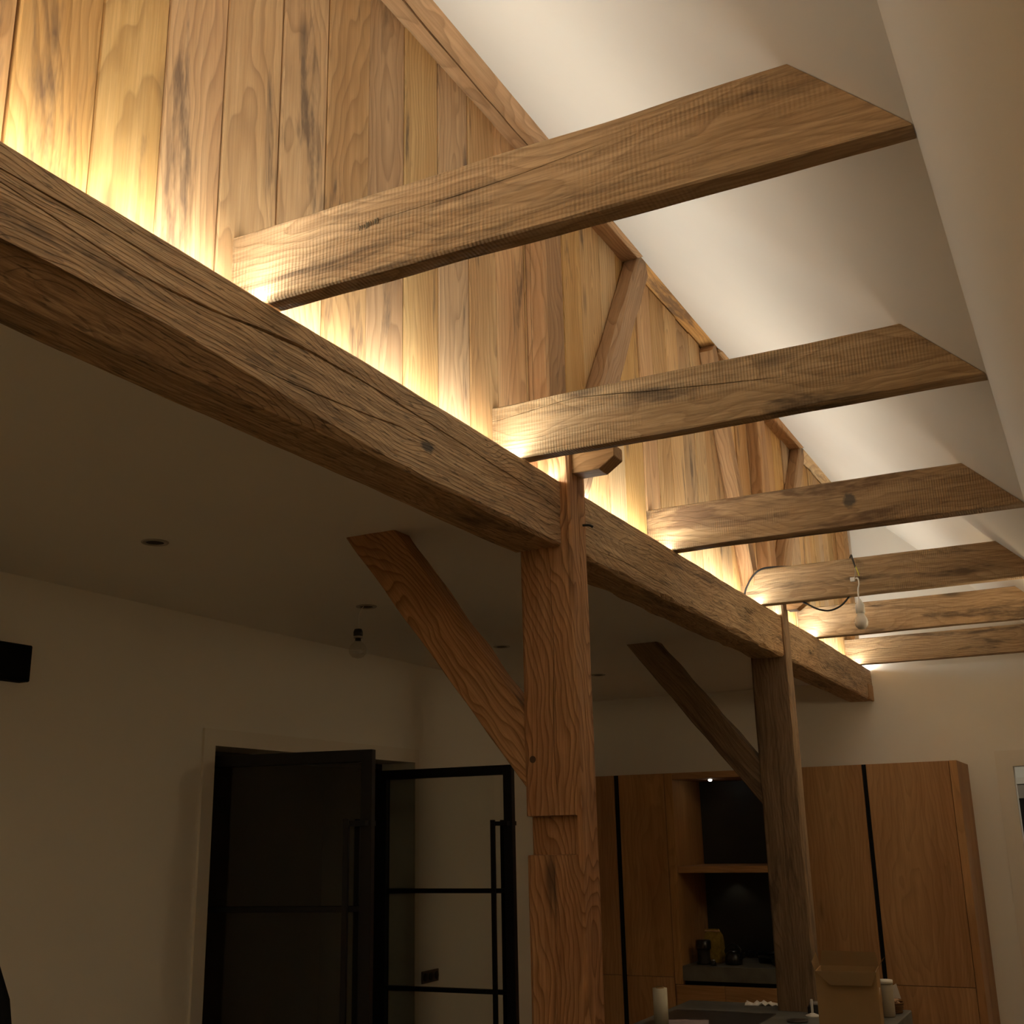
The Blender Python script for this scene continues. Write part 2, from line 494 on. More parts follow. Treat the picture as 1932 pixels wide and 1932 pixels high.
# room behind the doors
bm = bmesh.new()
add_box(bm, XL - 1.9, XL - 1.8, 2.6, 7.2, 0, 2.6)
add_box(bm, XL - 1.8, XL - LTH, 2.5, 2.6, 0, 2.6)
add_box(bm, XL - 1.8, XL - LTH, 7.2, 7.3, 0, 2.6)
add_box(bm, XL - 1.9, XL - LTH, 2.5, 7.3, 2.6, 2.7)
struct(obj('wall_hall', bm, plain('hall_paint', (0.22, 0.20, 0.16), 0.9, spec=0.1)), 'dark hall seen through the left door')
# far wall with the right door opening
DX0, DX1, DZ = -0.545, 0.10, 2.115
bm = bmesh.new()
add_box(bm, XL - LTH, DX0, YF, YF + 0.14, 0, 4.35)
add_box(bm, DX1, XR, YF, YF + 0.14, 0, 4.35)
add_box(bm, DX0, DX1, YF, YF + 0.14, DZ, 4.35)
struct(obj('wall_far', bm, 'paint'), 'white plastered end wall behind the kitchen')
# right side: steep lower pitch of the roof down to a low upright wall
bm = bmesh.new()
zk, xk = 0.9, XS + (ZT - 0.9) * 0.53
prof = [(XS, ZT), (xk, zk), (xk, 0.0), (xk + 0.14, 0.0), (xk + 0.14, zk + 0.04), (XS + 0.10, ZT + 0.10)]
A = [bm.verts.new((px, YB, pz)) for px, pz in prof]; B = [bm.verts.new((px, YF, pz)) for px, pz in prof]
bm.faces.new(A); bm.faces.new(B[::-1])
for i in range(6): bm.faces.new((A[i], A[(i + 1) % 6], B[(i + 1) % 6], B[i]))
struct(obj('wall_right', bm, 'paint'), 'white steep right wall leaning in under the sloping ceiling')
struct(box('wall_back', XL - LTH, XR, YB - 0.12, YB, 0, 4.35, 'paint'), 'white plastered wall behind the viewer')
# ceilings
struct(box('ceiling_low', XL - LTH, XBK - 0.002, YB, YF, ZLOW, ZLOW + 0.05, 'paint'), 'flat white ceiling of the lower left part')
bm = bmesh.new()
xt = -1.62
zt_ = ZT + KS * (XS - xt)
vs = [bm.verts.new(p) for p in ((XS, YB, ZT), (xt, YB, zt_), (xt, YB, zt_ + 0.12), (XS, YB, ZT + 0.12),
                                (XS, YF, ZT), (xt, YF, zt_), (xt, YF, zt_ + 0.12), (XS, YF, ZT + 0.12))]
for f in ((0, 1, 2, 3), (4, 7, 6, 5), (0, 4, 5, 1), (1, 5, 6, 2), (2, 6, 7, 3), (3, 7, 4, 0)):
    bm.faces.new([vs[i] for i in f])
struct(obj('ceiling_slope', bm, 'paint'), 'sloping white ceiling between the plank wall and the flat ceiling')

# ------------------------------------------------------------------ plank wall
wood_wall = struct(box('wall_wood', XW - 0.07, XW - 0.026, YB, YF, ZT - 0.02, 4.05, plain('dark_backing', (0.03, 0.02, 0.012), 0.9)),
                   'wall of upright reclaimed wooden planks above the long beam')
edges = [-2.6, -2.36, -2.18, -1.95, -1.77, -1.55, -1.38, -1.15, -0.97, -0.77, -0.55, -0.36, -0.16, 0.05, 0.22, 0.42, 0.60, 0.78, 0.93, 1.073, 1.247, 1.41, 1.58, 1.762, 1.93, 2.106, 2.28, 2.455, 2.63, 2.80, 3.0, 3.16, 3.30, 3.46, 3.65, 3.82,
         4.03, 4.19, 4.365, 4.53, 4.71, 4.86, 5.0, 5.18, 5.40, 5.60, 5.77, 5.93, 6.18, 6.39, 6.52, 6.65, 6.80, 6.92, 7.06, 7.19, 7.33, 7.50, 7.64, 7.80, 8.015]
rnd = random.Random(11)
for a, b_ in zip(edges, edges[1:]):
    gap = rnd.uniform(0.0012, 0.003)
    dx = rnd.uniform(-0.006, 0.002)
    wdt = b_ - a - 2 * gap
    bm = bmesh.new()
    add_box(bm, 0, 3.98 - ZT + 0.01, -wdt / 2, wdt / 2, -0.012, 0.012, bev=0.003)
    pl = obj('plank', bm, 'plank', wood_wall)
    lean = rnd.uniform(-0.0012, 0.0012)
    pl.matrix_world = frame((XW - 0.012 + dx, (a + b_) / 2 + lean, ZT - 0.012), (XW - 0.012 + dx, (a + b_) / 2 - lean, 4.0), (1, 0, 0))

# timbers fixed to the plank wall
P_ = 0.068
def wall_timber(name, y0, z0, y1, z1, w, prot, mat, seed, label, cat, group=None, cuts=True, **kw):
    """in the plane of the wall, axis from (y0,z0) to (y1,z1)"""
    d = Vector((0, y1 - y0, z1 - z0)); sl = d.y / d.z if abs(d.z) > 1e-6 else 0
    k = sl if cuts else 0
    xx = XW + prot / 2 - 0.004
    # local z = +x world, local y = z cross x
    o = timber(name, (xx, y0, z0), (xx, y1, z1), w, prot, (1, 0, 0), mat, seed=seed, s_cut=(0, k), e_cut=(0, k), **kw)
    return tag(o, label, cat, group)
wall_timber('wall_post', 3.065, 2.902, 3.065, 3.955, 0.135, 0.075, 'purlin', 3, 'upright orange timber on the plank wall above the front post', 'post', wob=0.002,
            cracks=[(2, [(0.0, 0.72, 0.0005, 0.001), (0.3, 0.72, 0.001, 0.006), (0.6, 0.70, 0.0015, 0.008), (1.0, 0.68, 0.0005, 0.001)])])
wall_timber('wall_post', 5.675, 2.902, 5.675, 3.955, 0.13, 0.075, 'purlin', 4, 'upright timber with dark grain on the plank wall above the rear post', 'post', wob=0.002)
wall_timber('wall_post', 7.88, 2.80, 7.83, 3.955, 0.16, 0.06, 'purlin', 5, 'upright timber in the far corner of the plank wall', 'post')
wall_timber('wall_brace', 3.245, 2.83, 3.985, 3.985, 0.115, P_, 'purlin', 6, 'diagonal wooden brace rising right on the plank wall behind the second joist', 'brace', edge_rough=0.006)
wall_timber('wall_brace', 5.375, 2.83, 4.90, 3.975, 0.10, P_, 'purlin', 7, 'steep wooden brace on the plank wall leaning towards the viewer above the third joist', 'brace', edge_rough=0.004)
wall_timber('wall_brace', 5.80, 2.83, 6.68, 3.985, 0.11, P_, 'purlin', 8, 'diagonal wooden brace on the plank wall right of the rear upright timber', 'brace', edge_rough=0.004)
# purlin along the top: horizontal pieces under the slope
def purlin(y0, y1, zu, label, seed, dep=None, cracks=(), mat='purlin', thick=0.06, drop=0.0):
    xs_ = XS - (zu - ZT) / KS
    wd = (xs_ - XW) if dep is None else dep
    o = timber('purlin', (XW - 0.01 + (wd + 0.01) / 2, y0, zu + thick / 2), (XW - 0.01 + (wd + 0.01) / 2, y1, zu + thick / 2), wd + 0.01, thick, (0, 0, 1), mat,
               seed=seed, wob=0.0025, bev=0.003, cracks=cracks,
               corner=lambda x: [(thick - 0.006, (thick - 0.006) / KS + 0.002), (0, 0), (0, 0), (0, 0)])
    return tag(o, label, 'beam', 'purlin pieces under the sloping ceiling')
purlin(-2.5, 3.02, 3.935, 'long cracked orange purlin between plank wall and white slope, nearest piece', 21,
       cracks=[(3, [(0.5, 0.5, 0.001, 0.002), (3.2, 0.45, 0.003, 0.02), (4.2, 0.5, 0.005, 0.03), (4.9, 0.42, 0.004, 0.025), (5.5, 0.40, 0.002, 0.01)])])
purlin(3.03, 3.90, 3.965, 'short dark purlin piece under the white slope before the front diagonal brace', 22)
purlin(3.92, 4.95, 3.985, 'grey-brown purlin piece with nail holes right of the front diagonal brace', 23, mat='plank')
purlin(4.97, 6.60, 3.965, 'purlin piece above the rear upright timber', 24)
purlin(6.62, 8.01, 3.985, 'farthest purlin piece ending at the end wall', 25, mat='plank')

# ------------------------------------------------------------------ long beam on posts
XC = (XB + XBK) / 2; BW = XB - XBK; ZC = (ZT + ZB) / 2; BH = ZT - ZB
def rebate(v):
    # a shallow step along the top, behind the front lip, added to cut the strip's light off level (local +Y is away from the room)
    if v.z > BH / 2 - 0.012 and v.y > -BW / 2 + 0.011:
        return Vector((v.x, v.y, v.z - 0.020))
    return v
Y0 = -2.55
def ch1(x):
    y = Y0 + x
    s = max(0.0, min(1.0, (2.15 - y) / 1.1))
    return [(0.0, 0.0), (0, 0), (0, 0), (0.075 * s + 0.004, 0.064 * s + 0.004)]   # corner after face 3 (bottom) = front-bottom
cA = [(0.0, 0.77, 0.001, 0.002), (3.2, 0.765, 0.0012, 0.006), (3.55, 0.77, 0.002, 0.014), (3.76, 0.775, 0.0022, 0.016), (4.0, 0.77, 0.0012, 0.01), (4.25, 0.76, 0.0006, 0.001)]
cB = [(0.0, 0.6, 0.001, 0.002), (3.4, 0.66, 0.0018, 0.012), (3.55, 0.67, 0.0018, 0.012), (3.81, 0.545, 0.0022, 0.014), (3.93, 0.56, 0.0028, 0.018), (4.11, 0.645, 0.0045, 0.024), (4.28, 0.72, 0.005, 0.026), (4.37, 0.735, 0.004, 0.022), (4.52, 0.755, 0.004, 0.02), (4.9, 0.70, 0.0025, 0.012), (5.3, 0.62, 0.002, 0.012), (5.54, 0.55, 0.001, 0.004)]
cC = [(4.0, 0.24, 0.0005, 0.001), (4.35, 0.33, 0.002, 0.012), (4.66, 0.47, 0.0028, 0.016), (4.8, 0.47, 0.001, 0.003)]
b1 = timber('long_beam', (XC, Y0, ZC), (XC, 3.0, ZC), BW, BH, (0, 0, 1), 'oak_knot', seed=31, step=0.04, wob=0.004, bev=0.007,
            cracks=[(0, cA), (0, cB), (0, cC)], corner=ch1, disp=rebate, edge_rough=0.003, rough_at=(2, 3))
tag(b1, 'thick cracked oak beam crossing the left side up to the front post', 'beam', 'long beam pieces on the posts')
b2 = timber('long_beam', (XC, 3.121, ZC), (XC, 5.62, ZC), BW, BH, (0, 0, 1), 'oak', seed=37, step=0.04, wob=0.004, bev=0.007,
            cracks=[(0, [(0.0, 0.2, 0.001, 0.002), (0.4, 0.26, 0.002, 0.01), (0.9, 0.22, 0.001, 0.003)])], disp=rebate, edge_rough=0.014, rough_at=(2, 3))
tag(b2, 'oak beam with a ragged lower edge between the front and rear posts', 'beam', 'long beam pieces on the posts')
b3 = timber('long_beam', (XC, 5.731, ZC), (XC, YF - 0.004, ZC), BW, BH, (0, 0, 1), 'oak', seed=41, step=0.04, wob=0.005, bev=0.007, disp=rebate, edge_rough=0.006, rough_at=(2, 3))
tag(b3, 'rough brown oak beam from the rear post to the end wall', 'beam', 'long beam pieces on the posts')
box('end_block', XB - 0.012, XB + 0.006, YF - 0.17, YF - 0.002, ZB - 0.004, ZB + 0.10, 'purlin', b3, bev=0.002)
bpy.context.view_layer.update()
eb = b3.children[0]; eb.matrix_parent_inverse = b3.matrix_world.inverted()

# posts: local X up, local Z = +x world, local Y = -y world (faces: 2 = front, 1 = right side)
PX0, PX1 = -1.495, -1.324
PW = PX1 - PX0; PD = 0.12
def notch(v):
    if 1.705 < v.x < 1.811 and v.z < PW / 2 - 0.016 and v.y > PD / 2 - 0.03:
        return Vector((v.x, v.y - 0.036, v.z))
    return v
xx_ = [1.7, 1.7045, 1.7055, 1.72, 1.76, 1.79, 1.8095, 1.8115, 1.815]
p1_ = timber('post', ((PX0 + PX1) / 2, 3.06, 0.0), ((PX0 + PX1) / 2, 3.06, 2.902), PD, PW, (1, 0, 0), 'pine', seed=51, step=0.04, wob=0.003, bev=0.007,
             cracks=[(2, [(0.9, 0.55, 0.0008, 0.002), (1.2, 0.52, 0.0015, 0.008), (1.66, 0.50, 0.001, 0.004), (1.70, 0.5, 0.0004, 0.0005), (1.82, 0.38, 0.001, 0.004), (2.0, 0.46, 0.0022, 0.012), (2.22, 0.40, 0.0025, 0.012), (2.5, 0.42, 0.002, 0.01), (2.57, 0.42, 0.0005, 0.001)]),
                     (1, [(1.4, 0.5, 0.0006, 0.001), (1.9, 0.55, 0.0015, 0.008), (2.4, 0.5, 0.0022, 0.014), (2.8, 0.46, 0.0025, 0.016), (2.89, 0.45, 0.002, 0.01)])],
             disp=notch, edge_rough=0.004, extra=xx_)
tag(p1_, 'front post of orange-brown timber with a cut notch', 'post', 'timber posts under the long beam')
p2_ = timber('post', (-1.431, 5.675, 0.956), (-1.431, 5.675, 2.902), 0.11, 0.182, (1, 0, 0), 'grey_pine', seed=57, step=0.04, wob=0.003, bev=0.006,
             cracks=[(2, [(0.05, 0.45, 0.0006, 0.001), (0.5, 0.5, 0.0012, 0.006), (1.0, 0.47, 0.0016, 0.008), (1.5, 0.5, 0.0006, 0.001)])], edge_rough=0.004)
tag(p2_, 'rear grey-brown post standing on the kitchen island', 'post', 'timber posts under the long beam')
def part_world(o, parent):
    bpy.context.view_layer.update()
    o.parent = parent
    o.matrix_parent_inverse = parent.matrix_world.inverted()
    return o
# wooden peg and nail in the front post
bm = bmesh.new()
add_lathe(bm, [(0.0, 0.0), (0.010, 0.0), (0.0105, 0.004), (0.0105, 0.02)], 14)
pg = obj('wooden_peg', bm, plain('dark_peg', (0.07, 0.035, 0.018), 0.8))
pg.matrix_world = Matrix.Translation((-1.468, 2.999, 1.968)) @ Matrix.Rotation(R(-90), 4, 'X')
part_world(pg, p1_)
nl = tube('nail', [(PX1 - 0.004, 3.09, 2.664), (PX1 + 0.02, 3.092, 2.662), (PX1 + 0.03, 3.10, 2.657)], 0.004, 'dark')
part_world(nl, p1_)
# tie-beam ends sticking out of the posts towards the room
def tenon(y, z, x1, label, w=0.07, h=0.072, parent=None):
    bm = bmesh.new()
    prof = [(PX1 - 0.002, z), (x1 - 0.05, z), (x1, z + 0.034), (x1, z + h), (PX1 - 0.002, z + h)]
    A = [bm.verts.new((px, y - w / 2, pz)) for px, pz in prof]
    B = [bm.verts.new((px, y + w / 2, pz)) for px, pz in prof]
    bm.faces.new(A); bm.faces.new(B[::-1])
    for i in range(5):
        bm.faces.new((A[i], A[(i + 1) % 5], B[(i + 1) % 5], B[i]))
    bmesh.ops.bevel(bm, geom=bm.edges[:], offset=0.002, segments=1, affect='EDGES')
    o = obj('tenon_end', bm, 'purlin')
    return part_world(o, parent)
tenon(3.06, 2.812, -1.185, '', parent=p1_)
tenon(5.675, 2.815, -1.225, '', parent=p2_)

# knee braces up to the low ceiling (in the x-z plane): local X down-right
def knee(y, xt0, xt1, xp, zp0, zp1, dep, mat, seed, label):
    """top from xt0 to xt1 at the ceiling, foot at x=xp from zp0 (low) to zp1"""
    bm = bmesh.new()
    n = 26
    rings = []
    for i in range(n + 1):
        t_ = i / n
        a = Vector((xt0 + (xp - xt0) * t_, ZLOW + (zp0 - ZLOW) * t_))
        c = Vector((xt1 + (xp - xt1) * t_, ZLOW + (zp1 - ZLOW) * t_))
        ring = []
        per = [(0.03, 0), (0.25, 0), (0.5, 0), (0.75, 0), (0.97, 0), (1, 0.06), (1, 0.5), (1, 0.94), (0.97, 1), (0.5, 1), (0.03, 1), (0, 0.94), (0, 0.5), (0, 0.06)]
        for (u, v_) in per:
            q = a + (c - a) * u
            nz = noise.noise(Vector((t_ * 7 + seed, u * 3, v_ * 3))) * 0.006
            dr = (c - a).normalized()
            q = q + dr * nz * (1 if u > 0.5 else -1) * (0 if t_ < 0.02 or t_ > 0.98 else 1)
            ring.append((q.x, y + dep * v_ + noise.noise(Vector((t_ * 5 + seed, u * 3, 9))) * 0.003, q.y))
        rings.append(ring)
    p0 = Vector(((xt0 + xt1) / 2, y, ZLOW)); p1 = Vector((xp, y, (zp0 + zp1) / 2))
    m_ = frame(p0, p1, (0, -1, 0)); inv = m_.inverted()
    R_ = [[bm.verts.new(inv @ Vector(q)) for q in r] for r in rings]
    k = len(R_[0])
    for A, B in zip(R_, R_[1:]):
        for i in range(k):
            bm.faces.new((A[i], A[(i + 1) % k], B[(i + 1) % k], B[i]))
    bm.faces.new(R_[0]); bm.faces.new(R_[-1])
    o = obj('knee_brace', bm, mat)
    o.matrix_world = m_
    return tag(o, label, 'brace', 'knee braces from posts to the low ceiling')
knee(3.012, -2.145, -1.952, PX0 + 0.002, 1.885, 2.105, 0.095, 'pine', 3, 'reddish knee brace from the front post up to the low ceiling')
knee(5.635, -2.19, -2.018, -1.52, 1.875, 2.095, 0.085, 'grey_pine', 8, 'dark knee brace from the rear post up to the low ceiling')

# ------------------------------------------------------------------ joists resting on the long beam
ys = [1.628, 2.757, 4.03, 5.299, 6.422, 7.708]
thick = [0.05, 0.052, 0.066, 0.062, 0.062, 0.06]
CT = 2.961
lab = ['nearest joist, the largest in view, with a faint pencil scribble', 'second joist with a long wavy crack, above the front post', 'third joist with a round blackish stain on its face',
       'fourth joist with a black cable looped over it and a bulb hanging from it', 'fifth joist behind the hanging bulb', 'farthest joist just before the end wall']
crk = [[(0, [(0.3, 0.62, 0.0006, 0.001), (0.62, 0.66, 0.0015, 0.006), (0.9, 0.74, 0.0005, 0.001)])],
       [(0, [(0.02, 0.74, 0.0015, 0.008), (0.3, 0.90 - 0.02, 0.0015, 0.008), (0.5, 0.74, 0.003, 0.016), (0.78, 0.58, 0.0025, 0.014), (0.9, 0.52, 0.0006, 0.001)])],
       [], [], [], [(0, [(0.03, 0.40, 0.0015, 0.006), (0.24, 0.56, 0.002, 0.008), (0.5, 0.38, 0.0006, 0.001)])]]
joists = []
XTIP, XRT = -0.306, -0.127
for i, y in enumerate(ys):
    hgt = CT - ZT
    xm = (XTIP + XRT) / 2
    sl = -(XRT - XTIP) / hgt
    o = timber('joist', (XW - 0.02, y + thick[i] / 2, (CT + ZT) / 2), (xm - 0.002, y + thick[i] / 2, (CT + ZT) / 2), thick[i], hgt, (0, 0, 1), 'sawn_stained' if i == 2 else 'sawn',
               seed=61 + i * 5, step=0.05, wob=0.0025, bev=0.003, cracks=crk[i], e_cut=(sl, 0), edge_rough=0.003)
    tag(o, lab[i], 'joist', 'oak joists between long beam and sloping ceiling')
    joists.append(o)
# faint pencil scribble on the nearest joist
bm = bmesh.new()
rq = random.Random(4)
for k in range(9):
    x = -1.139 + k * 0.005
    hh_ = rq.uniform(0.004, 0.009) * (1.2 if k in (0, 6, 7) else 0.9)
    z = 2.8935 + k * 0.0006
    add_box(bm, x, x + rq.uniform(0.0012, 0.0028), ys[0] - 0.0030, ys[0] - 0.0016, z - hh_, z + hh_ * 0.6)
sc = obj('pencil_scribble', bm, 'mark')
part_world(sc, joists[0])

# ------------------------------------------------------------------ light strip on the beam along the planks
led = empty('led_strip', (XB - 0.021, 0, ZT - 0.02))
tag(led, 'warm light strip lying on the long beam at the foot of the planks', 'light strip')
cuts = [Y0] + [v for y, t_ in zip(ys, thick) for v in (y, y + t_)] + [YF]
cuts = sorted(cuts + [3.0, 3.12, 5.62, 5.73])
segs = [(cuts[i], cuts[i + 1]) for i in range(0, len(cuts) - 1, 2)]
for a, b_ in segs:
    nseg = max(1, int((b_ - a) / 0.6 + 0.5))
    bm = bmesh.new()
    rr = 0.006
    pr = [(rr * math.cos(math.pi * k / 6), 0.0202 + 0.45 * rr * math.sin(math.pi * k / 6)) for k in range(7)]
    rows = []
    for j in range(nseg + 1):
        yy = a + 0.006 + (b_ - a - 0.012) * j / nseg
        rows.append([bm.verts.new((px, yy, pz)) for px, pz in pr])
    for A, B in zip(rows, rows[1:]):
        for k in range(6):
            bm.faces.new((A[k], A[k + 1], B[k + 1], B[k]))
    me_o = obj('diffuser', bm, 'led', led)

# ------------------------------------------------------------------ left double doors
def trim_frame(name, axis, c0, c1, zt, face, wid, dep, into):
    bm = bmesh.new()
    if axis == 'y':
        add_box(bm, face, face + dep, c0 - wid, c0, 0, zt + wid)
        add_box(bm, face, face + dep, c1, c1 + wid * 0.6, 0, zt + wid)
        add_box(bm, face, face + dep, c0, c1, zt, zt + wid)
    else:
        add_box(bm, c0 - wid, c0, face - dep, face, 0, zt + wid)
        add_box(bm, c1, c1 + wid, face - dep, face, 0, zt + wid)
        add_box(bm, c0, c1, face - dep, face, zt, zt + wid)
    return struct(obj(name, bm, 'trim'))
trim_frame('trim_1', 'y', OY0, OY1, OZ, XL, 0.072, 0.012, 0)
trim_frame('trim_2', 'x', DX0 - 0.04, DX1 + 0.04, DZ + 0.04, YF, 0.058, 0.014, 0)
bm = bmesh.new()
add_box(bm, DX0 - 0.04, DX0, YF - 0.012, YF + 0.02, 0, DZ + 0.04); add_box(bm, DX1, DX1 + 0.04, YF - 0.012, YF + 0.02, 0, DZ + 0.04)
add_box(bm, DX0, DX1, YF - 0.012, YF + 0.02, DZ, DZ + 0.04)
struct(obj('trim_3', bm, 'trim'))
# black steel frame set at the back of the left opening
bm = bmesh.new()
fx0, fx1 = XL - LTH + 0.0, XL - LTH + 0.06
add_box(bm, fx0, fx1, OY0, OY0 + 0.035, 0, OZ); add_box(bm, fx0, fx1, OY1 - 0.035, OY1, 0, OZ)
add_box(bm, fx0, fx1, OY0 + 0.035, OY1 - 0.035, OZ - 0.03, OZ)
struct(obj('trim_4', bm, 'black'), 'black steel frame of the double door')

def steel_door(name, hinge, ang, label, W=0.845, H=2.125, bars=(1.48, 0.985, 0.49), side=1):
    d = empty(name, (hinge[0], hinge[1], 0)); d.rotation_euler.z = ang
    struct(d, label)
    th = 0.04; sw = 0.05
    def pbox(n, x0, x1, z0, z1, t_=th, m='black', par=d, yo=0.0):
        return box(n, x0, x1, yo - t_ / 2, yo + t_ / 2, z0, z1, m, par, bev=0.0015)
    pbox('stile', 0.0, sw + 0.02, 0.01, H); pbox('stile', W - sw, W, 0.01, H)
    pbox('top_rail', sw + 0.02, W - sw, H - 0.05, H); pbox('bottom_rail', sw + 0.02, W - sw, 0.01, 0.20)
    zs = [0.20] + sorted(bars) + [H - 0.05]
    for z in sorted(bars):
        pbox('glazing_bar', sw + 0.02, W - sw, z - 0.011, z + 0.011, 0.03)
    for a, b_ in zip(zs, zs[1:]):
        e0 = 0.011 if a > 0.2 else 0; e1 = 0.011 if b_ < H - 0.06 else 0
        pbox('pane', sw + 0.02, W - sw, a + e0, b_ - e1, 0.006, 'glass')
    hd = empty('handle', (0, 0, 0), d)
    for s_ in (-1, 1):
        yo = s_ * 0.06
        hx = W - sw - 0.045
        box('grip', hx - 0.012, hx + 0.012, yo - 0.008, yo + 0.008, 0.55, 1.84, 'black', hd, bev=0.001)
        for hz in (0.56, 1.82):
            box('standoff', hx - 0.012, W - 0.012, min(yo * 0.3, yo), max(yo * 0.3, yo), hz - 0.01, hz + 0.012, 'black', hd, bev=0.001)
    return d
steel_door('door_1', (-3.615, 3.985), math.atan2(0.165, 0.81), 'open black steel glass door nearer the viewer, hung at the left jamb')
steel_door('door_2', (-3.70, 5.555), math.atan2(0.03, 0.81), 'open black steel glass door at the right jamb with the white wall seen through it')

# wall socket seen through the far door, black panel on the left wall
so = empty('wall_socket', (XL, 5.75, 1.03))
tag(so, 'dark triple wall socket on the left wall behind the right glass door', 'socket')
box('plate', XL, XL + 0.008, 5.668, 5.842, 0.995, 1.058, 'grey', so, bev=0.002).location = (-XL, -5.75, -1.03)
for k in range(3):
    yc = 5.697 + k * 0.058
    lathe('socket_well', [(0.0, 0.0), (0.019, 0.0), (0.021, 0.003), (0.021, 0.004)], 'dark', so, 16).matrix_local = Matrix.Translation((0.0085, yc - 5.75, 1.0265 - 1.03)) @ Matrix.Rotation(R(90), 4, 'Y')
bx_ = empty('wall_box', (XL, 2.6, 2.39))
tag(bx_, 'black rectangular box high on the left wall at the picture edge', 'wall box')
box('housing', 0.0, 0.055, -0.3, 0.285, -0.062, 0.07, 'coat', bx_, bev=0.004)
box('front_panel', 0.055, 0.06, -0.285, 0.27, -0.05, 0.058, 'coat', bx_, bev=0.002)

# ------------------------------------------------------------------ downlights and bulb in the low ceiling
for k, (x, y, l_) in enumerate([(-2.71, 2.73, 'unlit round recessed downlight in the low ceiling, nearest the viewer'), (-2.745, 4.02, 'unlit round downlight in the low ceiling left of the front knee brace'),
                            (-2.765, 5.31, 'unlit round downlight between the front knee brace and the front post'), (-2.78, 6.65, 'farthest unlit downlight, just right of the front post')]):
    d = empty('downlight', (x, y, ZLOW)); tag(d, l_, 'downlight', 'downlights in the low ceiling')
    lathe('trim_ring', [(0.030, 0.0), (0.030, -0.004), (0.043, -0.004), (0.045, -0.002), (0.045, 0.0)], 'ring', d, 28, cap=False)
    lathe('lens', [(0.0, -0.0015), (0.031, -0.0015), (0.031, 0.0)], 'dark', d, 28)
pb = empty('hanging_bulb', (-2.772, 4.0, ZLOW)); tag(pb, 'clear round bulb with black socket hanging from the low ceiling', 'bulb')
tube('cord', [(0.02, 0.01, 0.0), (0.003, 0.003, -0.03), (0, 0, -0.10)], 0.0015, 'plastic', pb)
lathe('socket', [(0.0, -0.098), (0.016, -0.100), (0.020, -0.112), (0.020, -0.128), (0.017, -0.130), (0.017, -0.138), (0.012, -0.138), (0.013, -0.150), (0.0, -0.150)], 'darkpl', pb, 20)
lathe('socket_band', [(0.0175, -0.1295), (0.0195, -0.1305), (0.0195, -0.1375), (0.0175, -0.1385)], 'ring', pb, 20, cap=False)
lathe('glass_globe', [(0.012, -0.148), (0.016, -0.154), (0.031, -0.168), (0.0385, -0.186), (0.036, -0.204), (0.024, -0.219), (0.0, -0.226)], 'thin_bulb', pb, 28)
lathe('led_core', [(0.0, -0.190), (0.021, -0.192), (0.022, -0.197), (0.012, -0.204), (0.0, -0.204)], 'plastic', pb, 20)

# ------------------------------------------------------------------ bulb and cable on the fourth joist
YB4 = ys[3] - 0.022
hb = empty('pendant_bulb', (-0.918, YB4, 2.97)); tag(hb, 'white unlit bulb on a white cord hanging in front of the fourth joist', 'bulb')
tube('black_cable_end', [(-0.02, 0.05, 0.0), (-0.006, 0.012, 0.003), (0.0, 0.0, -0.02), (0.009, -0.001, -0.06)], 0.004, 'darkpl', hb)
tube('earth_wire', [(0.010, -0.002, -0.055), (0.018, -0.004, -0.08), (0.022, -0.004, -0.102)], 0.0018, 'earth', hb)
tube('blue_grey_wire', [(0.008, -0.001, -0.055), (0.006, -0.004, -0.09), (-0.002, -0.006, -0.112)], 0.0016, 'ring', hb)
box('connector_block', -0.018, 0.004, -0.014, 0.004, -0.125, -0.106, 'plastic', hb, bev=0.002)
tube('white_cord', [(0.002, -0.006, -0.112), (0.016, -0.010, -0.114), (0.019, -0.010, -0.14), (0.012, -0.008, -0.165), (0.010, -0.006, -0.20), (0.012, -0.006, -0.235)], 0.0034, 'plastic', hb)
lathe('socket', [(0.0, -0.205), (0.007, -0.210), (0.012, -0.222), (0.020, -0.234), (0.0205, -0.272), (0.017, -0.274), (0.0, -0.274)], 'plastic', hb, 22, c=(0.012, -0.006, 0))
lathe('bulb', [(0.0, -0.272), (0.016, -0.274), (0.018, -0.284), (0.026, -0.300), (0.030, -0.316), (0.027, -0.333), (0.016, -0.345), (0.0, -0.349)], 'frost', hb, 26, c=(0.012, -0.006, 0))
ck = tube('black_cable', [(-1.437, YB4, 2.80), (-1.43, YB4, 2.86), (-1.39, YB4, 2.925), (-1.345, YB4 + 0.004, 2.957), (-1.29, YB4 + 0.035, 2.967), (-1.2, YB4 + 0.07, 2.966), (-1.05, YB4 + 0.075, 2.966), (-0.945, YB4 + 0.07, 2.966)], 0.0045, 'darkpl')
tag(ck, 'black cable bent over the left end of the fourth joist and lying on top', 'cable')
ck2 = tube('black_cable', [(-1.18, ys[3] + 0.05, 2.793), (-1.15, ys[3] + 0.03, 2.772), (-1.10, ys[3] + 0.02, 2.742), (-1.05, ys[3] + 0.02, 2.732), (-1.00, ys[3] + 0.02, 2.748), (-0.965, ys[3] + 0.03, 2.782), (-0.955, ys[3] + 0.05, 2.793)], 0.0045, 'darkpl')
tag(ck2, 'black cable sagging in a loop below the fourth joist', 'cable')

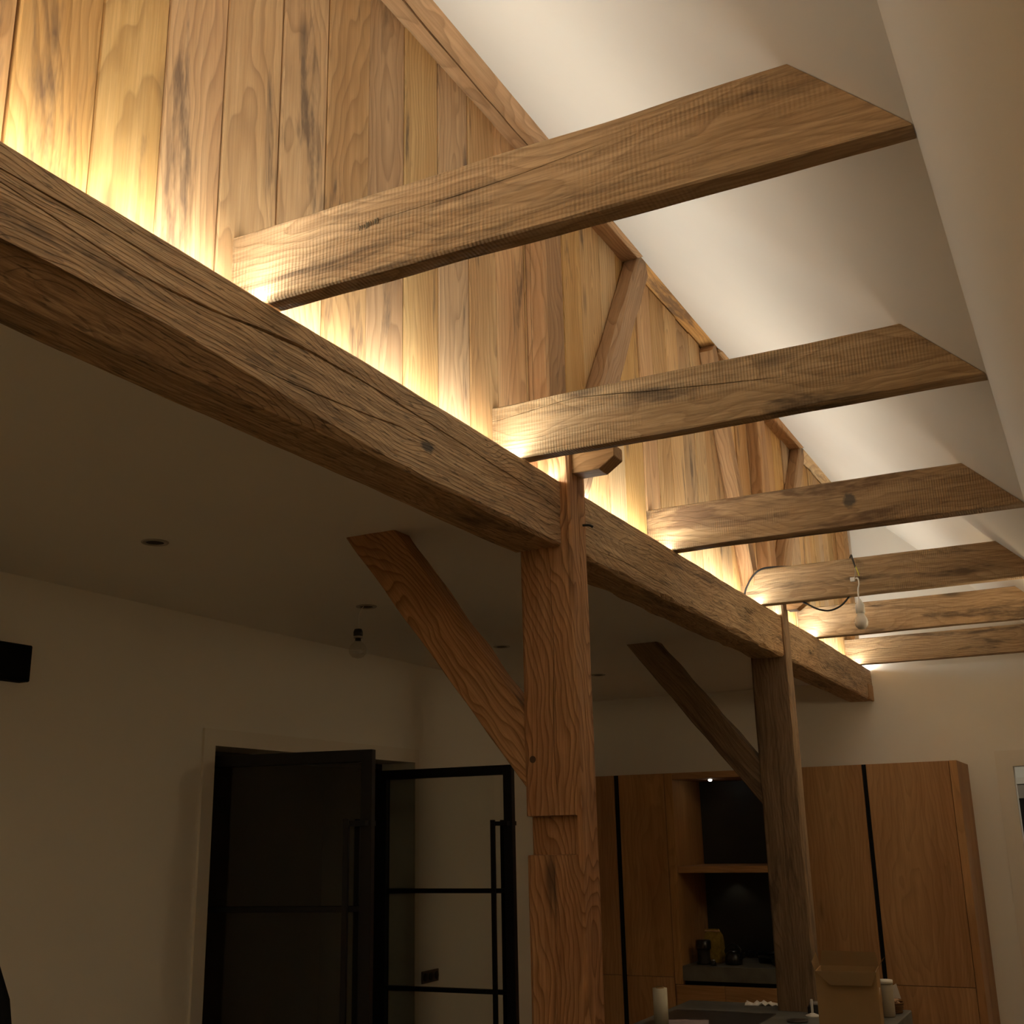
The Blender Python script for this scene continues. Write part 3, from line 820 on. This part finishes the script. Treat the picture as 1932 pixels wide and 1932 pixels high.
# ------------------------------------------------------------------ kitchen wall
YBK = YF - 0.001
KT = 2.136; KS_ = 0.867; PLN = 0.10
def cab(name, x0, x1, label, doors, side=None):
    c = empty(name, ((x0 + x1) / 2, YK + 0.3, 0)); tag(c, label, 'cabinet', 'tall oak kitchen cabinets')
    ox, oy = -(x0 + x1) / 2, -(YK + 0.3)
    def bb(n, a, b_, c_, d_, e_, f_, m, par=c, bev=0.0):
        o = box(n, a + ox, b_ + ox, c_ + oy, d_ + oy, e_, f_, m, par, bev); return o
    bb('carcass', x0 + 0.001, x1 - 0.001, YK + 0.022, YBK, PLN, KT, 'veneer')
    bb('plinth', x0 + 0.001, x1 - 0.001, YK + 0.05, YBK, 0.0, PLN, 'groove')
    for (a, b_, z0, z1) in doors:
        # fronts stand upright: build with the grain along X then turn up
        w_, h_ = b_ - a, z1 - z0
        bm = bmesh.new(); add_box(bm, 0, h_, -w_ / 2, w_ / 2, -0.0105, 0.0105, bev=0.001)
        f_ = obj('front', bm, 'veneer', c)
        f_.matrix_local = Matrix.Translation(-c.location) @ frame(((a + b_) / 2, YK + 0.0105, z0), ((a + b_) / 2, YK + 0.0105, z1), (0, -1, 0))
    return c, bb
bpy.context.view_layer.update()
gp = 0.0015
c_, bb = cab('tall_cabinet', XL + 0.002, -3.005, 'tall oak cabinet at the left wall, partly hidden by the front post', [(XL + 0.004, -3.022, KS_ + gp, KT), (XL + 0.004, -3.022, PLN + gp, KS_ - gp)])
c_.matrix_world  # noqa
bb('handle_groove', -3.0205, -3.006, YK + 0.006, YK + 0.03, PLN, KT, 'groove')
c_, bb = cab('tall_cabinet', -3.004, -2.662, 'tall oak cabinet between the groove and the dark niche', [(-2.988, -2.664, KS_ + gp, KT), (-2.988, -2.664, PLN + gp, KS_ - gp)])
bb('handle_groove', -3.003, -2.9895, YK + 0.006, YK + 0.03, PLN, KT, 'groove')
NX0, NX1 = -2.605, -1.845
# niche unit: frame, back panel, shelf, light
nu = empty('kitchen_niche', ((NX0 + NX1) / 2, YK + 0.3, 0)); tag(nu, 'oak framed kitchen niche with dark back panel, shelf and small spotlight', 'niche')
def nb(n, a, b_, c0, d0, e_, f_, m, par=nu, bev=0.001):
    return box(n, a - (NX0 + NX1) / 2, b_ - (NX0 + NX1) / 2, c0 - YK - 0.3, d0 - YK - 0.3, e_, f_, m, par, bev)
def upright(n, a, b_, c0, d0, z0, z1, par=nu):
    bm = bmesh.new(); add_box(bm, 0, z1 - z0, -(b_ - a) / 2, (b_ - a) / 2, -(d0 - c0) / 2, (d0 - c0) / 2, bev=0.001)
    o = obj(n, bm, 'veneer', par)
    o.matrix_local = par.matrix_world.inverted() @ frame(((a + b_) / 2, (c0 + d0) / 2, z0), ((a + b_) / 2, (c0 + d0) / 2, z1), (0, -1, 0))
    return o
bpy.context.view_layer.update()
upright('side_panel', -2.660, NX0, YK, YBK, 0.826, KT)
upright('side_panel', NX1, NX1 + 0.04, YK, YBK, 0.826, KT)
nb('top_panel', NX0 + 0.001, NX1 - 0.001, YK, YBK, 2.094, KT, 'veneer')
nb('back_panel', NX0 + 0.001, NX1 - 0.001, YBK - 0.03, YBK - 0.002, 0.945, 2.093, 'backsplash')
nb('shelf', NX0 + 0.001, NX1 - 0.001, YK + 0.02, YBK - 0.032, 1.50, 1.541, 'veneer')
sp = empty('spotlight', (-2.405 - (NX0 + NX1) / 2, YK + 0.20 - YK - 0.3, 2.094), nu)
lathe('spot_ring', [(0.012, 0.0), (0.012, -0.003), (0.022, -0.003), (0.022, 0.0)], 'steel', sp, 20, cap=False)
lathe('spot_lens', [(0.0, -0.013), (0.008, -0.012), (0.0125, -0.006), (0.0125, 0.0)], 'spot_on', sp, 20)
sp2 = empty('spotlight', (-2.38 - (NX0 + NX1) / 2, 0.18, 1.50), nu)
lathe('spot_ring', [(0.012, 0.0), (0.012, -0.003), (0.020, -0.003), (0.020, 0.0)], 'steel', sp2, 20, cap=False)
lathe('spot_lens', [(0.0, -0.002), (0.0125, -0.002), (0.0125, 0.0)], 'dark', sp2, 20)
def lamp(name, loc, watt, par=None, size=0.02, spot=None, col=(1, 0.86, 0.66)):
    l = bpy.data.lights.new(name, 'SPOT' if spot else 'POINT')
    l.energy = watt; l.color = col; l.shadow_soft_size = size
    if spot: l.spot_size = spot; l.spot_blend = 0.6
    o = bpy.data.objects.new(name, l); C.objects.link(o); o.location = loc
    return o
lamp('niche_spot_light', (-2.405, YK + 0.20, 2.076), 0.10, size=0.01, spot=R(80))
lamp('shelf_spot_light', (-2.38, YK + 0.48, 1.490), 0.12, size=0.01, spot=R(100))
wt = box('worktop', NX0 + 0.001, NX1 - 0.001, YK - 0.006, YBK - 0.032, 0.848, 0.936, 'slab', None, bev=0.002)
wt2 = tag(wt, 'grey stone worktop slab inside the kitchen niche', 'worktop')
bc = empty('base_cabinet', ((NX0 + NX1) / 2, YK + 0.3, 0)); tag(bc, 'oak drawer unit below the niche worktop', 'cabinet')
nb('carcass', NX0 - 0.05, NX1 + 0.038, YK + 0.03, YBK, PLN, 0.80, 'veneer', bc)
nb('grip_channel', NX0 + 0.001, NX1 - 0.001, YK + 0.03, YBK - 0.05, 0.80, 0.846, 'groove', bc)
nb('plinth', NX0 - 0.05, NX1 + 0.038, YK + 0.05, YBK, 0.0, PLN, 'groove', bc)
xs_d = [NX0 - 0.052, -2.336, NX1 + 0.038]
for a, b_ in zip(xs_d, xs_d[1:]):
    for z0, z1 in ((PLN + gp, 0.455), (0.458, 0.822)):
        nb('drawer_front', a + gp, b_ - gp, YK, YK + 0.021, z0, z1, 'veneer', bc)
c_, bb = cab('tall_cabinet', NX1 + 0.041, -1.356, 'tall oak cabinet right behind the rear post', [(NX1 + 0.043, -1.369, KS_ + gp, KT), (NX1 + 0.043, -1.369, PLN + gp, KS_ - gp)])
bb('handle_groove', -1.3675, -1.357, YK + 0.006, YK + 0.03, PLN, KT, 'groove')
c_, bb = cab('tall_cabinet', -1.355, -0.856, 'tall oak cabinet with wide door nearest the right doorway', [(-1.342, -0.858, KS_ + gp, KT), (-1.342, -0.858, PLN + gp, KS_ - gp)])
bb('handle_groove', -1.354, -1.3435, YK + 0.006, YK + 0.03, PLN, KT, 'groove')
bm = bmesh.new(); add_box(bm, 0, KT + 0.001, -0.3, 0.3, -0.022, 0.022, bev=0.001)
sd = obj('side_panel', bm, 'veneer', c_)
bpy.context.view_layer.update()
sd.matrix_local = c_.matrix_world.inverted() @ frame((-0.833, (YK + YBK) / 2, 0.0), (-0.833, (YK + YBK) / 2, KT), (1, 0, 0))

# things on the niche worktop
WZ = 0.9365
cb = empty('coffee_bag', (-2.47, 7.66, WZ)); tag(cb, 'yellow folded bag standing on the niche worktop behind the black grinder', 'bag')
bm = bmesh.new()
for (z, hx, hy, ox) in ((0, .06, .035, 0), (.03, .063, .038, 0), (.12, .058, .036, .003), (.165, .052, .024, .006), (.19, .046, .006, .002), (.205, .046, .004, -.006)):
    vs = [bm.verts.new((ox + sx_ * hx + (0.004 if sy_ > 0 else 0), sy_ * hy, z)) for sx_, sy_ in ((-1, -1), (1, -1), (1, 1), (-1, 1))]
    if z > 0:
        for k in range(4): bm.faces.new((pv[k], pv[(k + 1) % 4], vs[(k + 1) % 4], vs[k]))
    else: bm.faces.new(vs)
    pv = vs
bm.faces.new(pv)
obj('bag', bm, 'yellow', cb)
box('fold_clip', -0.05, 0.05, -0.012, 0.008, 0.188, 0.197, 'tan', cb, bev=0.002)
gr = empty('coffee_grinder', (-2.50, 7.545, WZ)); tag(gr, 'small black coffee grinder at the left end of the niche worktop', 'grinder')
lathe('container', [(0.0, 0.0), (0.046, 0.0), (0.046, 0.012), (0.040, 0.016), (0.040, 0.085), (0.045, 0.09), (0.0, 0.09)], 'dark', gr)
lathe('hopper_lid', [(0.0, 0.09), (0.048, 0.09), (0.050, 0.10), (0.048, 0.142), (0.04, 0.148), (0.0, 0.148)], 'darkpl', gr)
kt = empty('kettle', (-2.315, 7.58, WZ)); tag(kt, 'black round kettle in the middle of the niche worktop', 'kettle')
lathe('body', [(0.0, 0.0), (0.052, 0.0), (0.056, 0.01), (0.054, 0.045), (0.040, 0.072), (0.022, 0.082), (0.0, 0.084)], 'darkpl', kt)
lathe('lid_knob', [(0.004, 0.083), (0.004, 0.09), (0.009, 0.093), (0.009, 0.099), (0.0, 0.101)], 'darkpl', kt, 14)
tube('kettle_handle', [(-0.045, 0, 0.05), (-0.05, 0, 0.09), (0.0, 0, 0.125), (0.05, 0, 0.09), (0.045, 0, 0.05)], 0.005, 'darkpl', kt)
tube('spout', [(0.045, -0.015, 0.03), (0.07, -0.022, 0.05), (0.082, -0.026, 0.075)], 0.008, 'darkpl', kt)
for k, (x, y, r_, h_, l_) in enumerate([(-2.13, 7.74, 0.075, 0.06, 'black saucepan right of the kettle on the niche worktop'), (-1.98, 7.62, 0.105, 0.05, 'wide black frying pan next to the rear post on the niche worktop')]):
    pn = empty('cooking_pan', (x, y, WZ)); tag(pn, l_, 'pan', 'pans in the kitchen niche')
    lathe('bowl', [(0.0, 0.0), (r_ * 0.85, 0.0), (r_, h_), (r_ * 1.03, h_ + 0.002), (r_ * 0.97, h_), (r_ * 0.82, 0.006), (0.0, 0.006)], 'darkpl', pn, 28)
    tube('handle', [(-r_ * 0.7, -r_ * 0.7, h_ * 0.85), (-r_ * 1.1, -r_ * 1.2, h_ + 0.012), (-r_ * 1.3, -r_ * 1.7, h_ + 0.014)], 0.007, 'darkpl', pn)
jr = empty('small_jar', (-2.42, 7.485, WZ)); tag(jr, 'small shiny glass jar in front of the grinder', 'jar')
lathe('jar_body', [(0.0, 0.0), (0.016, 0.0), (0.018, 0.004), (0.018, 0.02), (0.012, 0.026), (0.0, 0.026)], 'darkpl', jr, 16)
lathe('jar_lid', [(0.0, 0.026), (0.014, 0.026), (0.014, 0.034), (0.0, 0.036)], 'steel', jr, 16)

# ------------------------------------------------------------------ kitchen island
IX0, IX1, IY0, IY1, IZ = -2.02, -0.962, 3.75, 5.83, 0.955
isl = empty('kitchen_island', ((IX0 + IX1) / 2, (IY0 + IY1) / 2, 0)); tag(isl, 'kitchen island with grey concrete top around the rear post', 'island')
def ib(n, a, b_, c0, d0, e_, f_, m, par=isl, bev=0.002):
    return box(n, a - (IX0 + IX1) / 2, b_ - (IX0 + IX1) / 2, c0 - (IY0 + IY1) / 2, d0 - (IY0 + IY1) / 2, e_, f_, m, par, bev)
ib('island_body', IX0 + 0.03, IX1 - 0.03, IY0 + 0.03, IY1 - 0.03, 0.08, IZ - 0.06, 'veneer')
ib('plinth', IX0 + 0.08, IX1 - 0.08, IY0 + 0.08, IY1 - 0.08, 0.0, 0.08, 'groove')
ib('island_top', IX0, IX1, IY0, IY1, IZ - 0.06, IZ, 'concrete', bev=0.004)
hob = tag(box('hob', -1.97, -1.50, 4.75, 5.50, IZ, IZ + 0.004, 'hob', None, bev=0.001), 'dark flat hob plate set on the island top', 'hob')

# paper roll, box, bowl and small things on the island
rl = empty('paper_roll', (-1.872, 5.02, IZ + 0.0045)); tag(rl, 'white upright paper roll at the left edge of the island', 'paper roll')
lathe('paper', [(0.018, 0.0), (0.031, 0.0), (0.0315, 0.15), (0.018, 0.15)], 'roll', rl, 28, cap=False)
lathe('cardboard_core', [(0.014, 0.001), (0.0178, 0.001), (0.0178, 0.156), (0.0145, 0.156)], 'card', rl, 24, cap=False)

cx = empty('cardboard_box', (-1.105, 5.22, IZ)); tag(cx, 'open brown cardboard box standing on the island beside the rear post', 'box')
cx.rotation_euler.z = R(7)
bw, bd, bh, tk = 0.122, 0.105, 0.235, 0.004
box('wall_panel', -bw, bw, -bd, -bd + tk, 0, bh, 'card', cx)
box('wall_panel', -bw, bw, bd - tk, bd, 0, bh, 'card', cx)
box('wall_panel', -bw, -bw + tk, -bd + tk, bd - tk, 0, bh, 'card', cx)
box('wall_panel', bw - tk, bw, -bd + tk, bd - tk, 0, bh, 'card', cx)
box('bottom_panel', -bw, bw, -bd, bd, 0.0, 0.004, 'card', cx)
def flap(x0, x1, y0, y1, pts):
    bm = bmesh.new()
    top = [bm.verts.new(Vector(p)) for p in pts]
    f = bm.faces.new(top)
    r_ = bmesh.ops.solidify(bm, geom=[f], thickness=0.004)
    return obj('flap', bm, 'card', cx)
flap(0, 0, 0, 0, [(-bw, bd, bh), (bw, bd, bh), (bw - 0.01, bd + 0.02, bh + 0.055), (-bw + 0.01, bd + 0.02, bh + 0.06)])
flap(0, 0, 0, 0, [(-bw, -bd, bh), (-bw, bd, bh), (-bw - 0.012, bd - 0.01, bh + 0.055), (-bw - 0.012, -bd + 0.01, bh + 0.035)])
flap(0, 0, 0, 0, [(bw, -bd, bh), (bw, bd, bh), (bw + 0.03, bd - 0.01, bh + 0.04), (bw + 0.03, -bd + 0.01, bh + 0.05)])
flap(0, 0, 0, 0, [(-bw, -bd, bh), (bw, -bd, bh), (bw - 0.02, -bd - 0.03, bh - 0.05), (-bw + 0.06, -bd - 0.03, bh - 0.05)])
pp = box('packing_paper', 0, 0.055, -0.03, 0.03, 0.0, 0.17, 'paper', None, bev=0.004)
pp.location = (-1.06, 5.24, IZ + 0.005); pp.rotation_euler = (R(4), R(6), R(20))
tag(pp, 'white packet sticking up inside the cardboard box', 'packet')

gb = empty('glass_jar', (-1.03, 5.60, IZ)); tag(gb, 'clear storage jar half hidden behind the cardboard box', 'jar')
lathe('glass_body', [(0.0, 0.0), (0.034, 0.0), (0.036, 0.006), (0.036, 0.135), (0.033, 0.137), (0.033, 0.008), (0.0, 0.008)], plain('cloudy_jar', (0.36, 0.31, 0.23), 0.3), gb, 24)
lathe('lid', [(0.0, 0.137), (0.038, 0.137), (0.038, 0.152), (0.0, 0.155)], 'plastic', gb, 24)

bs = empty('bread_basket', (-1.025, 5.72, IZ)); tag(bs, 'small round brown basket with crumpled paper at the right corner of the island', 'basket')
bm = bmesh.new()
for k in range(5):
    add_lathe(bm, [(0.040 + k * 0.0018, 0.002 + k * 0.009), (0.045 + k * 0.0018, 0.0065 + k * 0.009), (0.040 + k * 0.0018, 0.011 + k * 0.009)], 24, cap=False)
add_lathe(bm, [(0.0, 0.001), (0.041, 0.001), (0.041, 0.004), (0.0, 0.004)], 24)
obj('woven_body', bm, 'basket', bs, True)
def crumple(name, cx_, r_, z0, z1, mat, par, seed, cone=1.0):
    bm = bmesh.new(); rq_ = random.Random(seed)
    bmesh.ops.create_icosphere(bm, subdivisions=3, radius=1.0)
    for v in bm.verts:
        f_ = 1 + 0.35 * noise.noise(v.co * 2.3 + Vector((seed, 0, 0))) + 0.15 * noise.noise(v.co * 6)
        h_ = (v.co.z + 1) / 2
        v.co = Vector((cx_[0] + v.co.x * r_ * f_ * (1 - (1 - cone) * h_), cx_[1] + v.co.y * r_ * f_ * (1 - (1 - cone) * h_), z0 + (z1 - z0) * h_))
    return obj(name, bm, mat, par)
o_ = crumple('crumpled_paper', (-1.035, 5.72), 0.043, IZ + 0.02, IZ + 0.068, 'tan', None, 5)
tag(o_, 'crumpled tan paper filling the small basket', 'paper')
bm = bmesh.new()
vs = [bm.verts.new(p) for p in ((-0.045, 0.0, 0.0), (0.03, -0.005, 0.0), (0.012, 0.012, 0.062), (-0.005, 0.014, 0.052))]
bmesh.ops.solidify(bm, geom=[bm.faces.new(vs)], thickness=0.002)
o_ = obj('paper_corner', bm, 'paper'); o_.location = (-1.012, 5.715, IZ + 0.062)
tag(o_, 'white folded paper corner standing up in the small basket', 'paper')

cs = tag(lathe('coaster', [(0.0, 0.0), (0.044, 0.0), (0.046, 0.003), (0.046, 0.007), (0.043, 0.009), (0.0, 0.009)], 'hob', None, 28, c=(-1.362, 5.33, IZ)), 'round dark coaster in front of the rear post', 'coaster')
st = empty('phone_stand', (-1.335, 5.50, IZ)); tag(st, 'small white stand beside the cardboard box', 'stand')
lathe('base', [(0.0, 0.0), (0.032, 0.0), (0.030, 0.006), (0.010, 0.014), (0.0, 0.016)], 'plastic', st, 22)
box('stem', -0.005, 0.005, -0.004, 0.004, 0.012, 0.072, 'plastic', st, bev=0.001)
dg = empty('gadget', (-1.325, 5.575, IZ)); tag(dg, 'small dark gadget lying at the foot of the rear post', 'gadget')
box('gadget_body', -0.045, 0.03, -0.025, 0.03, 0.0, 0.038, 'darkpl', dg, bev=0.006)
box('gadget_cap', -0.035, 0.02, -0.02, 0.025, 0.038, 0.052, 'steel', dg, bev=0.004)

def sheet(name, cx_, cy_, w_, d_, mat, label, seed, amp=0.006, rot=0.0, z=None):
    bm = bmesh.new(); n_ = 10
    gv = [[bm.verts.new((w_ * (i / n_ - .5), d_ * (j / n_ - .5) * (1 + 0.2 * noise.noise(Vector((i * .6, seed, 0)))),
                         abs(noise.noise(Vector((i * .5 + seed, j * .5, 1)))) * amp + 0.0012)) for j in range(n_ + 1)] for i in range(n_ + 1)]
    fs = [bm.faces.new((gv[i][j], gv[i + 1][j], gv[i + 1][j + 1], gv[i][j + 1])) for i in range(n_) for j in range(n_)]
    o = obj(name, bm, mat)
    md = o.modifiers.new('thickness', 'SOLIDIFY'); md.thickness = 0.0008
    o.location = (cx_, cy_, z if z else IZ); o.rotation_euler.z = rot
    return tag(o, label, 'paper')
sheet('paper_sheet', -1.635, 5.775, 0.165, 0.07, 'paper', 'crumpled white paper at the far edge of the island left of the rear post', 3, 0.022, 0.1)
sheet('paper_sheet', -1.80, 5.12, 0.20, 0.15, 'lilac', 'lilac printed paper lying on the hob beside the paper roll', 9, 0.006, 0.3, IZ + 0.005)

# ------------------------------------------------------------------ right doorway: lit corridor beyond
bm = bmesh.new()
add_box(bm, -1.2, 1.4, 9.55, 9.65, 0, 2.7)
add_box(bm, -1.3, -1.2, YF + 0.14, 9.65, 0, 2.7)
add_box(bm, 1.4, 1.5, YF + 0.14, 9.65, 0, 2.7)
add_box(bm, -1.3, 1.5, YF + 0.14, 9.65, 2.6, 2.7)
struct(obj('wall_corridor', bm, 'paint'), 'white corridor seen through the right doorway')
w1_ = empty('window_1', (-0.2, 9.55, 1.0)); struct(w1_, 'dark window with pale frame in the corridor beyond the right doorway')
wx0, wx1, wz0, wz1 = -0.50, 0.55, -0.9, 1.06
for nm, a, b_, e_, f_ in (('frame_bar', wx0, wx1, wz1 - 0.115, wz1 - 0.015), ('frame_bar', wx0, wx0 + 0.06, wz0, wz1 - 0.115), ('frame_bar', wx1 - 0.06, wx1, wz0, wz1 - 0.115)):
    box(nm, a, b_, -0.05, -0.001, e_, f_, plain('window_frame_grey', (0.34, 0.31, 0.27), 0.5), w1_, bev=0.002)
box('head_board', wx0 - 0.02, wx1 + 0.02, -0.06, -0.001, wz1 - 0.012, wz1 + 0.035, 'trim', w1_, bev=0.002)
box('pane', wx0 + 0.06, wx1 - 0.06, -0.03, -0.02, wz0, wz1 - 0.115, plain('night_glass', (0.005, 0.005, 0.006), 0.08), w1_)
cl = empty('corridor_lamp', (0.1, 8.9, 2.6)); tag(cl, 'small round ceiling lamp in the corridor beyond the right doorway', 'lamp')
lathe('lamp_ring', [(0.06, 0.0), (0.06, -0.015), (0.07, -0.015), (0.07, 0.0)], 'ring', cl, 24, cap=False)
lathe('lamp_glass', [(0.0, -0.014), (0.055, -0.012), (0.06, 0.0)], glow('lamp_opal', (1.0, 0.90, 0.74), 70.0), cl, 24)

# added opal globe behind the viewer, lifts the dim lower room
gp_ = empty('added_fill_globe', (-0.55, -1.35, 0.0)); tag(gp_, 'added opal globe behind the viewer, fill light for the lower room', 'lamp')
tube('fill_globe_cord', [(0, 0, 3.19), (0, 0, 3.1), (0, 0, 3.0)], 0.003, 'darkpl', gp_)
lathe('cord_cap', [(0.0, 3.015), (0.02, 3.01), (0.035, 2.98), (0.035, 2.96), (0.0, 2.96)], 'steel', gp_)
bm = bmesh.new(); bmesh.ops.create_uvsphere(bm, u_segments=24, v_segments=14, radius=0.13)
for v in bm.verts: v.co.z += 2.84
obj('fill_globe', bm, glow('fill_globe_light', (1.0, 0.75, 0.45), FILL_GLOBE), gp_, True)

# added globe on the right wall, out of view, brightens the kitchen end
ws = empty('added_fill_sconce', (0.03, 5.7, 2.5)); tag(ws, 'added opal globe fill light, out of view high on the right wall', 'lamp')
box('back_plate', -0.012, 0.03, -0.04, 0.04, -0.05, 0.05, 'steel', ws, bev=0.003)
tube('arm', [(0.0, 0, 0.0), (-0.03, 0, 0.0), (-0.07, 0, 0.012)], 0.006, 'steel', ws)
bm = bmesh.new(); bmesh.ops.create_uvsphere(bm, u_segments=20, v_segments=12, radius=0.085)
for v in bm.verts: v.co += Vector((-0.14, 0, 0.02))
obj('fill_globe', bm, glow('fill_sconce_light', (1.0, 0.75, 0.45), FILL_SCONCE), ws, True)

# dark rounded thing close to the camera in the lower left corner
dk = empty('dark_chair', (-2.067, 1.618, 0.0)); tag(dk, 'black rounded chair back peeking in at the bottom left corner', 'chair')
bm = bmesh.new()
prof = [(0.17, 0.45), (0.20, 0.60), (0.21, 0.90), (0.205, 1.20), (0.19, 1.35), (0.16, 1.48), (0.11, 1.57), (0.05, 1.61), (0.0, 1.62)]
add_lathe(bm, prof, 28)
for v in bm.verts: v.co.y *= 0.35
obj('backrest', bm, 'coat', dk, True)
box('seat', -0.23, 0.23, -0.05, 0.42, 0.40, 0.48, 'coat', dk, bev=0.03)
for sx_, sy_ in ((-1, 0), (1, 0), (-1, 1), (1, 1)):
    tube('leg', [(sx_ * 0.19, 0.0 + sy_ * 0.36, 0.41), (sx_ * 0.20, -0.01 + sy_ * 0.38, 0.2), (sx_ * 0.21, -0.02 + sy_ * 0.40, 0.0)], 0.014, 'black', dk)
